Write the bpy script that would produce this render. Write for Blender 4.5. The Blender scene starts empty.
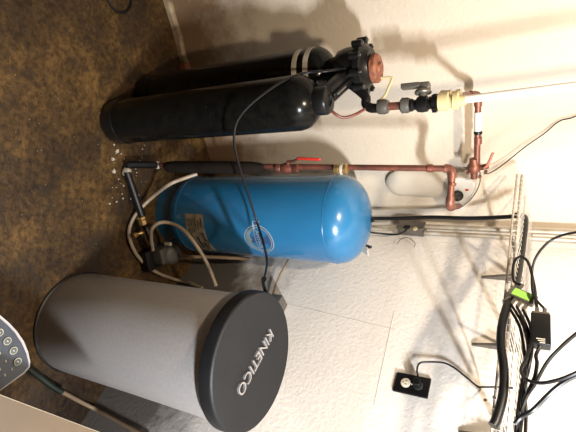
import bpy, math, random
from mathutils import Vector as V, Matrix, Quaternion
random.seed(4)
S = bpy.context.scene
COL = S.collection
PI = math.pi

# ------------------------------------------------------------------ camera
F = 450.0; H = 1.65
Uc = V((28, 792, -450)).normalized()                 # world up seen in (right, up, forward)
Yc = (V((0, 0, 1)) - Uc*Uc.z).normalized()
def flp(v): return V((v.x, v.y, -v.z))
Xc = flp(flp(Yc).cross(flp(Uc)))
def c2w(c): return V((Xc.dot(c), Yc.dot(c), Uc.dot(c)))
EYE = V((0, 0, H))
def ray(ix, iy): return c2w(V((iy-216, 288-(576-ix), F)))
cam_d = bpy.data.cameras.new('camera'); cam = bpy.data.objects.new('camera', cam_d); COL.objects.link(cam)
cam_d.sensor_width = 36; cam_d.lens = F/576*36; cam_d.clip_start = 0.02
r_, u_, f_ = c2w(V((1, 0, 0))), c2w(V((0, 1, 0))), c2w(V((0, 0, 1)))
m = Matrix.Identity(4)
for i in range(3):
    m[i][0] = u_[i]; m[i][1] = -r_[i]; m[i][2] = -f_[i]; m[i][3] = EYE[i]
cam.matrix_world = m
S.camera = cam

# ------------------------------------------------------------------ plan of the place
CN = V((0.01, 2.15, 0))                                # wall corner on the floor
dL = V((-.892, -.452, 0)).normalized(); nL = V((.452, -.892, 0)).normalized()
dR = V((.69, -.724, 0)).normalized();   nR = V((-.724, -.69, 0)).normalized()
def hit(ix, iy, P, n):
    d = ray(ix, iy); return EYE + d*((P-EYE).dot(n)/d.dot(n))
def at(ix, iy, mode, v):
    if mode == 'z': return hit(ix, iy, V((0, 0, v)), V((0, 0, 1)))
    if mode == 'y': return hit(ix, iy, V((0, v, 0)), V((0, 1, 0)))
    if mode == 'l': return hit(ix, iy, CN+nL*v, nL)
    if mode == 'r': return hit(ix, iy, CN+nR*v, nR)
def R(s, o, z): return CN + dR*s + nR*o + V((0, 0, z))
def L(s, o, z): return CN + dL*s + nL*o + V((0, 0, z))

# ------------------------------------------------------------------ materials
def mat(name, col, rough=.5, metal=0., col2=None, scale=8., bump=0., bscale=60., spec=.5, coat=0., lo=.35, hi=.65, det=6):
    M = bpy.data.materials.new(name); M.use_nodes = True
    nt = M.node_tree; N = nt.nodes; Lk = nt.links; b = N['Principled BSDF']
    b.inputs['Base Color'].default_value = (*col, 1); b.inputs['Roughness'].default_value = rough
    b.inputs['Metallic'].default_value = metal; b.inputs['Specular IOR Level'].default_value = spec
    b.inputs['Coat Weight'].default_value = coat
    tc = N.new('ShaderNodeTexCoord')
    if col2 is None: col2 = tuple(c*.8 for c in col)
    n = N.new('ShaderNodeTexNoise'); n.inputs['Scale'].default_value = scale; n.inputs['Detail'].default_value = det
    Lk.new(tc.outputs['Object'], n.inputs['Vector'])
    rp = N.new('ShaderNodeValToRGB'); rp.color_ramp.elements[0].position = lo; rp.color_ramp.elements[1].position = hi
    rp.color_ramp.elements[0].color = (*col2, 1); rp.color_ramp.elements[1].color = (*col, 1)
    Lk.new(n.outputs['Fac'], rp.inputs['Fac']); Lk.new(rp.outputs['Color'], b.inputs['Base Color'])
    if bump:
        n2 = N.new('ShaderNodeTexNoise'); n2.inputs['Scale'].default_value = bscale; n2.inputs['Detail'].default_value = 5
        Lk.new(tc.outputs['Object'], n2.inputs['Vector'])
        bp = N.new('ShaderNodeBump'); bp.inputs['Strength'].default_value = bump; bp.inputs['Distance'].default_value = .01
        Lk.new(n2.outputs['Fac'], bp.inputs['Height']); Lk.new(bp.outputs['Normal'], b.inputs['Normal'])
    return M

def wall_mat(name, cream, dirt_shade, amount, rise=.75):
    M = bpy.data.materials.new(name); M.use_nodes = True
    nt = M.node_tree; N = nt.nodes; Lk = nt.links; b = N['Principled BSDF']
    b.inputs['Roughness'].default_value = .62; b.inputs['Specular IOR Level'].default_value = .25
    g = N.new('ShaderNodeNewGeometry')
    def noise(sc, det=6, rough=.6):
        n = N.new('ShaderNodeTexNoise'); n.inputs['Scale'].default_value = sc; n.inputs['Detail'].default_value = det
        n.inputs['Roughness'].default_value = rough
        Lk.new(g.outputs['Position'], n.inputs['Vector']); return n
    def ramp(src, stops):
        r = N.new('ShaderNodeValToRGB'); e = r.color_ramp.elements
        while len(e) < len(stops): e.new(.5)
        for k, (p, c) in enumerate(stops): e[k].position = p; e[k].color = (*c, 1)
        Lk.new(src, r.inputs['Fac']); return r
    def mix(a, bb, fac, mode='MIX'):
        x = N.new('ShaderNodeMix'); x.data_type = 'RGBA'; x.blend_type = mode
        Lk.new(a, x.inputs[6]); Lk.new(bb, x.inputs[7])
        if isinstance(fac, float): x.inputs[0].default_value = fac
        else: Lk.new(fac, x.inputs[0])
        return x.outputs[2]
    base = ramp(noise(2.2, 4).outputs['Fac'], [(.3, tuple(c*.9 for c in cream)), (.7, cream)])
    # dirt rising from the floor in patches; on the right wall, painted-in shade
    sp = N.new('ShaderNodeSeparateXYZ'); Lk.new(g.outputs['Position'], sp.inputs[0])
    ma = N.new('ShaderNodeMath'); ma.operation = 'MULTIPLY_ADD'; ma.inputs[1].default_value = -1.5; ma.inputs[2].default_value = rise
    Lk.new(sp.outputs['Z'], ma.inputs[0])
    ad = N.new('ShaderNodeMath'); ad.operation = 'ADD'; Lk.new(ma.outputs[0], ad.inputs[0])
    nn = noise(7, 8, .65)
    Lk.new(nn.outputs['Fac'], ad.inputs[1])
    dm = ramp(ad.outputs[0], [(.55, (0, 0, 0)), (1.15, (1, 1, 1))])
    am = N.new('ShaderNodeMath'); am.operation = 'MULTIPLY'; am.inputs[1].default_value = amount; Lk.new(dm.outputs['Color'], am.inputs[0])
    dc = N.new('ShaderNodeRGB'); dc.outputs[0].default_value = (*dirt_shade, 1)
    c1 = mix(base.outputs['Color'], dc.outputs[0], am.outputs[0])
    # small dark specks
    vo = N.new('ShaderNodeTexVoronoi'); vo.inputs['Scale'].default_value = 9; Lk.new(g.outputs['Position'], vo.inputs['Vector'])
    sm = ramp(vo.outputs['Distance'], [(.045, (1, 1, 1)), (.06, (0, 0, 0))])
    ns = ramp(noise(3.1, 2).outputs['Fac'], [(.55, (0, 0, 0)), (.6, (1, 1, 1))])
    mm = N.new('ShaderNodeMath'); mm.operation = 'MULTIPLY'; Lk.new(sm.outputs['Color'], mm.inputs[0]); Lk.new(ns.outputs['Color'], mm.inputs[1])
    sc = N.new('ShaderNodeRGB'); sc.outputs[0].default_value = (.12, .07, .04, 1)
    c2 = mix(c1, sc.outputs[0], mm.outputs[0])
    Lk.new(c2, b.inputs['Base Color'])
    bp = N.new('ShaderNodeBump'); bp.inputs['Strength'].default_value = .35; bp.inputs['Distance'].default_value = .008
    Lk.new(noise(70, 6).outputs['Fac'], bp.inputs['Height']); 
    bp2 = N.new('ShaderNodeBump'); bp2.inputs['Strength'].default_value = .07; bp2.inputs['Distance'].default_value = .03
    Lk.new(noise(6, 3).outputs['Fac'], bp2.inputs['Height']); Lk.new(bp.outputs['Normal'], bp2.inputs['Normal'])
    Lk.new(bp2.outputs['Normal'], b.inputs['Normal'])
    return M

def floor_mat():
    M = bpy.data.materials.new('stained_concrete'); M.use_nodes = True
    nt = M.node_tree; N = nt.nodes; Lk = nt.links; b = N['Principled BSDF']
    b.inputs['Roughness'].default_value = .55; b.inputs['Specular IOR Level'].default_value = .3
    g = N.new('ShaderNodeNewGeometry')
    def noise(sc, det=8, rough=.65):
        n = N.new('ShaderNodeTexNoise'); n.inputs['Scale'].default_value = sc; n.inputs['Detail'].default_value = det
        n.inputs['Roughness'].default_value = rough; Lk.new(g.outputs['Position'], n.inputs['Vector']); return n.outputs['Fac']
    def ramp(src, stops):
        r = N.new('ShaderNodeValToRGB'); e = r.color_ramp.elements
        while len(e) < len(stops): e.new(.5)
        for k, (p, c) in enumerate(stops): e[k].position = p; e[k].color = (*c, 1)
        Lk.new(src, r.inputs['Fac']); return r.outputs['Color']
    def mix(a, bb, fac, mode='MIX'):
        x = N.new('ShaderNodeMix'); x.data_type = 'RGBA'; x.blend_type = mode; Lk.new(a, x.inputs[6]); Lk.new(bb, x.inputs[7])
        if isinstance(fac, float): x.inputs[0].default_value = fac
        else: Lk.new(fac, x.inputs[0])
        return x.outputs[2]
    a = ramp(noise(3.0), [(.36, (.026, .013, .005)), (.5, (.075, .040, .012)), (.66, (.165, .090, .025))])
    f = ramp(noise(45), [(.38, (.38, .35, .32)), (.6, (1, 1, 1))])
    c = mix(a, f, 1.0, 'MULTIPLY')
    d = ramp(noise(4.5, 10, .75), [(.5, (0, 0, 0)), (.62, (.85, .85, .85))])
    dk = N.new('ShaderNodeRGB'); dk.outputs[0].default_value = (.022, .014, .008, 1)
    c = mix(c, dk.outputs[0], d)
    # dark pits
    vo = N.new('ShaderNodeTexVoronoi'); vo.inputs['Scale'].default_value = 22; Lk.new(g.outputs['Position'], vo.inputs['Vector'])
    pit = ramp(vo.outputs['Distance'], [(.07, (1, 1, 1)), (.11, (0, 0, 0))])
    c = mix(c, dk.outputs[0], pit)
    Lk.new(c, b.inputs['Base Color'])
    bp = N.new('ShaderNodeBump'); bp.inputs['Strength'].default_value = .5; bp.inputs['Distance'].default_value = .01
    Lk.new(noise(35), bp.inputs['Height']); Lk.new(bp.outputs['Normal'], b.inputs['Normal'])
    return M

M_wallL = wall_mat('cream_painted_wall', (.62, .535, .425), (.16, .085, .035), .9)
M_wallR = wall_mat('white_painted_wall', (.84, .79, .72), (.12, .105, .09), .95, .95)  # low grey is shade behind the drum, put into the wall colour
M_floor = floor_mat()
M_far = mat('dim_basement_wall', (.16, .13, .10), .8)
M_ceil = mat('ceiling_paint', (.16, .13, .1), .8)
M_blk = mat('black_fibreglass', (.007, .007, .006), .2, col2=(.004, .004, .004), scale=30, bump=.04, bscale=25, spec=.16)
M_bplas = mat('black_plastic', (.006, .006, .006), .32, spec=.3)
M_rub = mat('black_rubber', (.006, .006, .0065), .42, spec=.35)
M_foam = mat('dark_foam_insulation', (.016, .012, .009), .85, col2=(.009, .007, .006), bump=.3, bscale=80, spec=.1)
M_blue = mat('blue_enamel', (.020, .145, .30), .24, col2=(.016, .12, .26), scale=5, bump=.04, bscale=12, coat=.25)
M_grey = mat('grey_polyethylene', (.41, .39, .38), .5, col2=(.37, .35, .34), scale=120, bump=.15, bscale=300)
M_lid = mat('charcoal_lid_plastic', (.011, .0115, .013), .5, bump=.08, bscale=200, spec=.3)
M_chrome = mat('bright_letter_plastic', (.42, .40, .39), .35, .5)
M_cop = mat('copper', (.27, .10, .065), .45, .5, col2=(.15, .06, .04), scale=25, bump=.1)
M_copd = mat('tarnished_copper', (.20, .065, .04), .5, .5, col2=(.10, .04, .03), scale=22, bump=.1)
M_brass = mat('brass', (.45, .30, .12), .4, .8)
M_steel = mat('grey_metal', (.19, .175, .155), .42, .6, col2=(.13, .12, .10))
M_galv = mat('galvanised_conduit', (.50, .46, .38), .5, .4, col2=(.34, .28, .2), scale=14)
M_dsteel = mat('dark_bracket_metal', (.16, .14, .12), .5, .5)
M_white = mat('white_plastic', (.66, .64, .60), .45, col2=(.6, .58, .54))
M_rim = mat('appliance_plastic', (.36, .34, .34), .5)
M_wire = mat('white_coated_wire', (.50, .45, .38), .4, col2=(.42, .37, .3))
M_cream = mat('cream_pvc', (.55, .46, .25), .4, col2=(.48, .39, .2))
M_gray = mat('grey_union_plastic', (.07, .065, .055), .5)
M_red = mat('red_lever', (.58, .03, .02), .4)
M_hose = mat('clear_hose', (.36, .29, .21), .4, col2=(.28, .22, .16))
M_tan = mat('tan_tube', (.24, .165, .10), .5)
M_rednose = mat('red_brown_hose', (.15, .04, .03), .4)
M_rust = mat('rusty_brown', (.26, .09, .045), .6, col2=(.12, .04, .02), scale=60, bump=.2)
M_label = mat('aged_paper_label', (.30, .25, .17), .6, col2=(.14, .11, .07), scale=45)
M_ink = mat('dark_ink', (.02, .02, .02), .6)
M_decal = mat('white_decal', (.24, .33, .38), .4)
M_decalb = mat('dark_decal', (.03, .07, .16), .4)
M_tape = mat('white_tape', (.50, .45, .36), .5)
M_green = mat('green_label', (.35, .75, .12), .5)
M_ivory = mat('ivory_receptacle', (.70, .62, .48), .4)
M_wood = mat('pale_wood', (.10, .068, .036), .5, col2=(.08, .052, .027), scale=6)
M_woode = mat('pale_wood_edge', (.3, .25, .18), .5)
M_panel = mat('slate_control_panel', (.028, .036, .052), .4, bump=.1, bscale=150)
M_btn = mat('button_ring', (.42, .40, .26), .4)
M_btn2 = mat('button_face', (.07, .08, .09), .4)
M_dkgreen = mat('dark_green_hose', (.006, .012, .007), .5)
M_brick = mat('red_brick', (.38, .12, .06), .8, col2=(.25, .08, .04), scale=30, bump=.3)
M_trimw = mat('dirty_trim', (.42, .32, .2), .7, col2=(.18, .12, .07), scale=20, bump=.3)
M_seam = mat('seam_paint', (.66, .61, .54), .7)
M_pale = mat('pale_grey_canister', (.56, .50, .41), .5, col2=(.52, .46, .37), scale=4)
M_blu2 = mat('blue_tape', (.05, .1, .4), .5)

# ------------------------------------------------------------------ mesh builder
def frame(d, hint=None):
    d = d.normalized(); h = hint or (V((0, 0, 1)) if abs(d.z) < .9 else V((1, 0, 0)))
    a = (h - d*h.dot(d)).normalized(); return a, d.cross(a).normalized()

class MB:
    def __init__(s): s.v = []; s.f = []
    def add(s, vs, fs):
        o = len(s.v); s.v += [V(x) for x in vs]; s.f += [tuple(i+o for i in f) for f in fs]; return s
    def box(s, c, sx, sy, sz, ax=None, bev=0.):
        ax = ax or (V((1, 0, 0)), V((0, 1, 0)), V((0, 0, 1))); c = V(c)
        if bev <= 0:
            vs = [c + ax[0]*(i*sx/2) + ax[1]*(j*sy/2) + ax[2]*(k*sz/2) for i in (-1, 1) for j in (-1, 1) for k in (-1, 1)]
            return s.add(vs, [(0, 1, 3, 2), (4, 6, 7, 5), (0, 4, 5, 1), (2, 3, 7, 6), (0, 2, 6, 4), (1, 5, 7, 3)])
        import bmesh
        bm = bmesh.new(); bmesh.ops.create_cube(bm, size=1)
        for v in bm.verts: v.co = V((v.co.x*sx, v.co.y*sy, v.co.z*sz))
        bmesh.ops.bevel(bm, geom=bm.edges[:], offset=bev, segments=3, profile=.5, affect='EDGES')
        bm.verts.index_update()
        vs = [c + ax[0]*v.co.x + ax[1]*v.co.y + ax[2]*v.co.z for v in bm.verts]
        fs = [tuple(v.index for v in f.verts) for f in bm.faces]; bm.free(); return s.add(vs, fs)
    def lathe(s, p, d, prof, n=28, hint=None):
        """prof: (radius, distance along d)"""
        p = V(p); d = V(d).normalized(); a, b = frame(d, hint); vs = []; fs = []
        for r, t in prof:
            for k in range(n):
                q = 2*PI*k/n; vs.append(p + d*t + (a*math.cos(q) + b*math.sin(q))*max(r, 1e-5))
        for i in range(len(prof)-1):
            for k in range(n):
                k2 = (k+1) % n; fs.append((i*n+k, i*n+k2, (i+1)*n+k2, (i+1)*n+k))
        fs.append(tuple(range(n-1, -1, -1))); fs.append(tuple((len(prof)-1)*n+k for k in range(n)))
        return s.add(vs, fs)
    def cyl(s, p, q, r, n=20, r2=None, bev=None):
        p, q = V(p), V(q); l = (q-p).length; r2 = r if r2 is None else r2
        bev = min(.0015, r*.2, l*.2) if bev is None else bev
        return s.lathe(p, q-p, [(r-bev, 0), (r, bev), (r2, l-bev), (r2-bev, l)], n)
    def tube(s, pts, r, n=10, smooth=True, sub=8):
        pts = [V(p) for p in pts]
        if smooth and len(pts) > 2: pts = spline(pts, sub)
        rs = r if isinstance(r, list) else None
        m_ = len(pts); vs = []; fs = []
        t0 = (pts[1]-pts[0]).normalized(); a, b = frame(t0)
        for i, p in enumerate(pts):
            if i == 0: t = t0
            elif i == m_-1: t = (pts[i]-pts[i-1]).normalized()
            else: t = ((pts[i]-pts[i-1]).normalized() + (pts[i+1]-pts[i]).normalized())
            t = t.normalized() if t.length > 1e-6 else t0
            a = (a - t*a.dot(t)).normalized(); b = t.cross(a)
            rr = rs[min(int(i/(m_-1)*len(rs)), len(rs)-1)] if rs else r
            for k in range(n):
                q = 2*PI*k/n; vs.append(p + (a*math.cos(q) + b*math.sin(q))*rr)
        for i in range(m_-1):
            for k in range(n):
                k2 = (k+1) % n; fs.append((i*n+k, i*n+k2, (i+1)*n+k2, (i+1)*n+k))
        fs.append(tuple(range(n-1, -1, -1))); fs.append(tuple((m_-1)*n+k for k in range(n)))
        return s.add(vs, fs)
    def torus(s, c, d, R0, r, n=28, k=8):
        c = V(c); a, b = frame(V(d)); dd = V(d).normalized(); vs = []; fs = []
        for i in range(n):
            q = 2*PI*i/n; e = a*math.cos(q)+b*math.sin(q)
            for j in range(k):
                w = 2*PI*j/k; vs.append(c + e*(R0+r*math.cos(w)) + dd*(r*math.sin(w)))
        for i in range(n):
            for j in range(k):
                i2 = (i+1) % n; j2 = (j+1) % k; fs.append((i*k+j, i2*k+j, i2*k+j2, i*k+j2))
        return s.add(vs, fs)
    def prism(s, poly, h):
        """poly: world points of one face, h: extrusion vector"""
        n = len(poly); vs = [V(p) for p in poly] + [V(p)+V(h) for p in poly]
        fs = [tuple(range(n-1, -1, -1)), tuple(range(n, 2*n))] + [(i, (i+1) % n, n+(i+1) % n, n+i) for i in range(n)]
        return s.add(vs, fs)
    def build(s, name, material, parent=None, smooth=True):
        me = bpy.data.meshes.new(name); off = V((0, 0, 0)); p = parent
        while p is not None: off += p.location; p = p.parent
        me.from_pydata([tuple(x-off) for x in s.v], [], s.f); me.validate(); me.update()
        import bmesh
        bm = bmesh.new(); bm.from_mesh(me); bmesh.ops.recalc_face_normals(bm, faces=bm.faces[:]); bm.to_mesh(me); bm.free()
        if smooth:
            me.shade_smooth()
            try: me.set_sharp_from_angle(angle=math.radians(38))
            except Exception: pass
        me.materials.append(material)
        o = bpy.data.objects.new(name, me); COL.objects.link(o)
        if parent: o.parent = parent
        return o

def spline(P, sub):
    out = []; n = len(P)
    for i in range(n-1):
        p0 = P[max(i-1, 0)]; p1 = P[i]; p2 = P[i+1]; p3 = P[min(i+2, n-1)]
        for k in range(sub):
            t = k/sub
            out.append(.5*((2*p1) + (p2-p0)*t + (2*p0-5*p1+4*p2-p3)*t*t + (3*p1-p0-3*p2+p3)*t**3))
    out.append(P[-1]); return out

def tag(o, label=None, cat=None, group=None, kind=None):
    if label: o['label'] = label
    if cat: o['category'] = cat
    if group: o['group'] = group
    if kind: o['kind'] = kind
    return o
def thing(name, label, cat, loc=(0, 0, 0), group=None):
    o = bpy.data.objects.new(name, None); COL.objects.link(o); o.location = V(loc); o.empty_display_size = .05
    return tag(o, label, cat, group)
def struct(name, mb, mt): return tag(mb.build(name, mt, smooth=False), kind='structure')
def path(*q): return [at(*p) for p in q]
def one(name, mb, mt, label, cat, group=None, loc=None):
    o = mb.build(name, mt); 
    return tag(o, label, cat, group)

# ------------------------------------------------------------------ room shell
Le = CN + dL*3.0; Re = CN + dR*3.0
CH = 2.5; T = .12
B1 = V((Le.x, -1.9, 0)); B2 = V((Re.x, -1.9, 0))
outline = [CN, Le, B1, B2, Re]
struct('floor', MB().prism([p + V((0, 0, -.1)) for p in outline], (0, 0, .1)), M_floor)
struct('ceiling', MB().prism([p + V((0, 0, CH)) for p in outline], (0, 0, .1)), M_ceil)
def wall(name, a, b, out, mt, ext=0):
    struct(name, MB().prism([a + V((0, 0, -.1)), b + V((0, 0, -.1)), b + out*T + V((0, 0, -.1)), a + out*T + V((0, 0, -.1))], (0, 0, CH+.2)), mt)
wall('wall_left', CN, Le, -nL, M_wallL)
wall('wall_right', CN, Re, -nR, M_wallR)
wall('wall_west', Le, B1, V((-1, 0, 0)), M_far)
wall('wall_east', Re, B2, V((1, 0, 0)), M_far)
wall('wall_back', B1, B2, V((0, -1, 0)), M_far)
# rough ledge where the left wall meets the floor
tb = MB()
k = 26; random.seed(3)
prof = []
for i in range(k+1):
    s0 = .80 + (2.6-.80)*i/k; w = .022 + random.uniform(-.004, .004); h = .035 + random.uniform(-.006, .006)
    prof.append([L(s0, 0, 0), L(s0, w, 0), L(s0, w, h*.8), L(s0, w*.8, h), L(s0, 0, h)])
vs = [p for q in prof for p in q]; fs = []
for i in range(k):
    for j in range(5): fs.append((i*5+j, i*5+(j+1) % 5, (i+1)*5+(j+1) % 5, (i+1)*5+j))
fs += [(0, 1, 2, 3, 4), tuple(k*5+j for j in range(5))]
struct('baseboard_left', tb.add(vs, fs), M_trimw)
def seam(name, a, b):
    struct(name, MB().tube([a, b], .0016, 6, smooth=False), M_seam)
seam('trim_1', at(283, 303, 'r', 0), at(396, 330, 'r', 0))
seam('trim_2', at(394, 312, 'r', 0), at(374, 405, 'r', 0))

# ------------------------------------------------------------------ softener resin tanks
def dome_prof(r, h, db, dt, z0=0):
    p = [(r*.55, z0)]
    for i in range(1, 7):
        a = PI/2*i/6; p.append((r*(.55+.45*math.sin(a)), z0+db*(1-math.cos(a))))
    p.append((r, z0+(h-dt)*.5))
    for i in range(13):
        a = PI/2*i/12; p.append((r*math.cos(a), z0+h-dt+dt*math.sin(a)))
    return p
T1 = V((-.386, 1.345, 0)); T2 = V((-.545, 1.52, 0)); RT = .094
t1 = thing('resin_tank', 'black cylindrical softener tank nearest the front, with a shiny bare dome', 'water softener tank', T1, 'black softener tanks')
MB().lathe(T1, (0, 0, 1), dome_prof(RT, .995, .05, .085), 48).build('tank_shell', M_blk, t1)
MB().lathe(T1, (0, 0, 1), [(.05, 0), (RT*.93, .004), (RT+.002, .03), (RT+.003, .075), (RT+.0005, .078)], 48).build('base_boot', M_bplas, t1)
t2 = thing('resin_tank', 'black cylindrical softener tank behind, with two pale tape stripes near its top', 'water softener tank', T2, 'black softener tanks')
MB().lathe(T2, (0, 0, 1), dome_prof(RT*.97, .965, .05, .068), 48).build('tank_shell', M_blk, t2)
MB().lathe(T2, (0, 0, 1), [(.05, 0), (RT*.9, .004), (RT*.97+.002, .03), (RT*.97+.003, .075), (RT*.97, .078)], 48).build('base_boot', M_bplas, t2)

def cyl_patch(mb, c, r, a0, a1, z0, z1, n=16, th=.0012):
    """raised patch on a vertical cylinder (angles in radians)"""
    vs = []; fs = []
    for i in range(n+1):
        a = a0 + (a1-a0)*i/n; e = V((math.cos(a), math.sin(a), 0))
        for rr, z in ((r-.001, z0), (r+th, z0), (r+th, z1), (r-.001, z1)): vs.append(V(c) + e*rr + V((0, 0, z)))
    for i in range(n):
        for j in range(4): fs.append((i*4+j, i*4+(j+1) % 4, (i+1)*4+(j+1) % 4, (i+1)*4+j))
    fs += [(0, 1, 2, 3), (n*4, n*4+3, n*4+2, n*4+1)]
    return mb.add(vs, fs)
for z in (.830, .876):
    cyl_patch(MB(), T2, RT*.97, -PI*.98, -PI*.35, z, z+.020).build('tape_stripe', M_tape, t2)

# ------------------------------------------------------------------ valve head
HC = V((-.535, 1.50, 0))
hd = thing('valve_head', 'black twin-tank valve head with bolted rim and rusty cap, above the black tanks', 'valve', HC + V((0, 0, .95)))
HZ = .965
MB().lathe(HC, (0, 0, 1), [(.03, HZ-.02), (.045, HZ-.005), (.05, HZ+.02), (.066, HZ+.035), (.072, HZ+.06), (.074, HZ+.105), (.086, HZ+.107), (.086, HZ+.128), (.070, HZ+.135), (.058, HZ+.15), (.03, HZ+.153)], 36).build('valve_body', M_bplas, hd)
for i in range(10):
    a = 2*PI*i/10 + .2; e = V((math.cos(a), math.sin(a), 0))
    lg = MB().cyl(HC + e*.088 + V((0, 0, HZ+.098)), HC + e*.088 + V((0, 0, HZ+.134)), .012, 12).build('flange_lug', M_bplas, hd)
    MB().cyl(HC + e*.088 + V((0, 0, HZ+.132)), HC + e*.088 + V((0, 0, HZ+.139)), .0042, 8).build('screw', M_steel, lg)
MB().lathe(HC + V((.012, 0, 0)), (0, 0, 1), [(.046, HZ+.15), (.05, HZ+.154), (.05, HZ+.17), (.043, HZ+.176), (.02, HZ+.176), (.018, HZ+.185), (.008, HZ+.186)], 28).build('rusty_cap', M_rust, hd)
cp = MB()
cp.lathe(T1, (0, 0, 1), [(.03, .975), (.046, .978), (.048, .990), (.048, 1.018), (.043, 1.026), (.02, 1.028), (.018, 1.022), (.004, 1.022)], 28)
cp.build('tank_adapter', M_bplas, hd)
arm = MB(); A0 = T1 + V((-.015, .02, 1.0)); A1 = HC + V((.045, -.04, HZ+.07))
ax = (A1-A0).normalized(); sd = ax.cross(V((0, 0, 1))).normalized(); up = sd.cross(ax)
arm.box((A0+A1)/2, (A1-A0).length+.03, .062, .046, (ax, sd, up), .012)
arm.box((A0+A1)/2+up*.026, (A1-A0).length*.8, .016, .016, (ax, sd, up), .004)
arm.build('cross_arm', M_bplas, hd)
MB().cyl(A0*.62+A1*.38+up*.036-ax*.025, A0*.62+A1*.38+up*.036+ax*.025, .0035, 8).build('retaining_pin', M_steel, hd)
YV = 1.50
run0 = at(369, 106, 'y', YV)
MB().tube([HC + V((.055, 0, HZ+.07)), at(365, 96, 'y', YV), at(366, 104, 'y', YV), at(371, 108, 'y', YV), at(379, 108, 'y', YV)], .0165, 16).build('outlet_elbow', M_bplas, hd)

# pipe run rising from the head
def ppt(ix, iy, y=YV): return at(ix, iy, 'y', y)
rv = thing('bypass_valve', 'black ball valve with a grey lever, between grey and cream unions', 'valve', ppt(408, 106))
def seg(name, mt, a, b, r, par, r2=None, n=20): return MB().cyl(a, b, r, n, r2).build(name, mt, par)
def hexnut(mb, a, b, r, n=6):
    l = (b-a).length; return mb.lathe(a, b-a, [(r*.9, 0), (r, l*.12), (r, l*.88), (r*.9, l)], n)
u1 = MB(); u1.lathe(ppt(378, 107), ppt(388, 106.6)-ppt(378, 107), [(.017, 0), (.024, .002), (.026, .01), (.026, .026), (.022, .036), (.015, .038)], 20); u1.build('grey_union', M_gray, rv)
seg('copper_stub', M_cop, ppt(385, 106.7), ppt(402, 105.5), .0135, rv)
u2 = MB(); u2.lathe(ppt(400, 105.8), ppt(409, 105.2)-ppt(400, 105.8), [(.015, 0), (.021, .003), (.026, .008), (.026, .024), (.023, .034)], 20); u2.build('grey_union', M_gray, rv)
vb = MB()
pa, pb = ppt(408, 105.4), ppt(438, 103); Lg = (pb-pa).length
vb.lathe(pa, pb-pa, [(.019, 0), (.021, .002), (.021, Lg*.16), (.017, Lg*.2), (.017, Lg*.26), (.025, Lg*.34), (.027, Lg*.5), (.025, Lg*.66), (.018, Lg*.72), (.018, Lg*.78), (.026, Lg*.82), (.026, Lg*.97), (.022, Lg)], 22)
for i in range(8):
    e = 2*PI*i/8; a_, b_ = frame(pb-pa); q = pa + (pb-pa)*.9 + (a_*math.cos(e)+b_*math.sin(e))*.026
    vb.box(q, .008, .008, Lg*.14, (a_, b_, (pb-pa).normalized()))
vb.build('valve_body', M_bplas, rv)
sm = ppt(423, 104); out = (ppt(423, 90) - sm).normalized(); vd = (pb-pa).normalized()
MB().cyl(sm, sm + out*.05, .014, 16).build('valve_stem', M_gray, rv)
hs = sm + out*.05
hm = MB(); hm.lathe(sm+out*.034, out, [(.026, 0), (.028, .004), (.024, .012), (.014, .018), (.012, .026)], 20)
hm.box(hs + vd*.004 + out*.010, .026, .038, .022, (vd.cross(out), vd, out), .004)
hm.box(hs - vd*.040 + out*.013, .028, .062, .018, (vd.cross(out), vd, out), .003)
hm.build('lever_handle', M_steel, rv)
u3 = MB(); u3.lathe(ppt(438, 102), ppt(461, 100.3)-ppt(438, 102), [(.022, 0), (.030, .003), (.030, .032), (.021, .036), (.021, .045), (.029, .048), (.029, .062), (.018, .066), (.016, .085)], 22); u3.build('cream_union', M_cream, rv)
u4 = MB(); u4.lathe(ppt(440, 97.5, YV+.07), ppt(461, 96, YV+.07)-ppt(440, 97.5, YV+.07), [(.018, 0), (.023, .003), (.023, .035), (.018, .04), (.018, .05), (.023, .053), (.023, .066), (.014, .07)], 22)
u4.tube([ppt(430, 101, YV+.01), ppt(434, 99, YV+.05), ppt(442, 97.4, YV+.07)], .014, 12); u4.build('rear_port_union', M_cream, rv)
pv = MB().cyl(ppt(455, 100.6), ppt(455, 100.6) + (ppt(600, 83)-ppt(455, 100.6))*((CH-.003-ppt(455, 100.6).z)/(ppt(600, 83).z-ppt(455, 100.6).z)), .0125, 20)
one('pvc_pipe', pv, M_white, 'straight white plastic pipe rising from the cream union to the picture edge', 'pipe')
# upper copper run, turning down to the pressure tree
cr = thing('copper_pipe', 'short copper pipe with a white sleeve, from behind the white pipe to the tee', 'pipe', at(478, 130, 'l', .13))
e0 = ppt(458, 96.2, YV+.07); e1 = at(470, 95, 'l', .16); e2 = at(478, 97, 'l', .13); e3 = at(478, 106, 'l', .13)
MB().tube([e0, e1], .0115, 16, smooth=False).build('pipe_length', M_cop, cr)
MB().tube([e1, at(475, 95, 'l', .14), e2, e3], .0145, 16).build('elbow', M_cop, cr)
MB().cyl(e3, at(477, 166, 'l', .13), .0115).build('pipe_length', M_cop, cr)
MB().cyl(at(478, 112, 'l', .13), at(478, 131, 'l', .13), .0135).build('white_sleeve', M_white, cr)
MB().cyl(at(478, 131, 'l', .13), at(478, 134, 'l', .13), .0155).build('black_band', M_bplas, cr)
MB().cyl(at(478, 137, 'l', .13), at(478, 144, 'l', .13), .0145).build('coupling', M_cop, cr)

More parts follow.
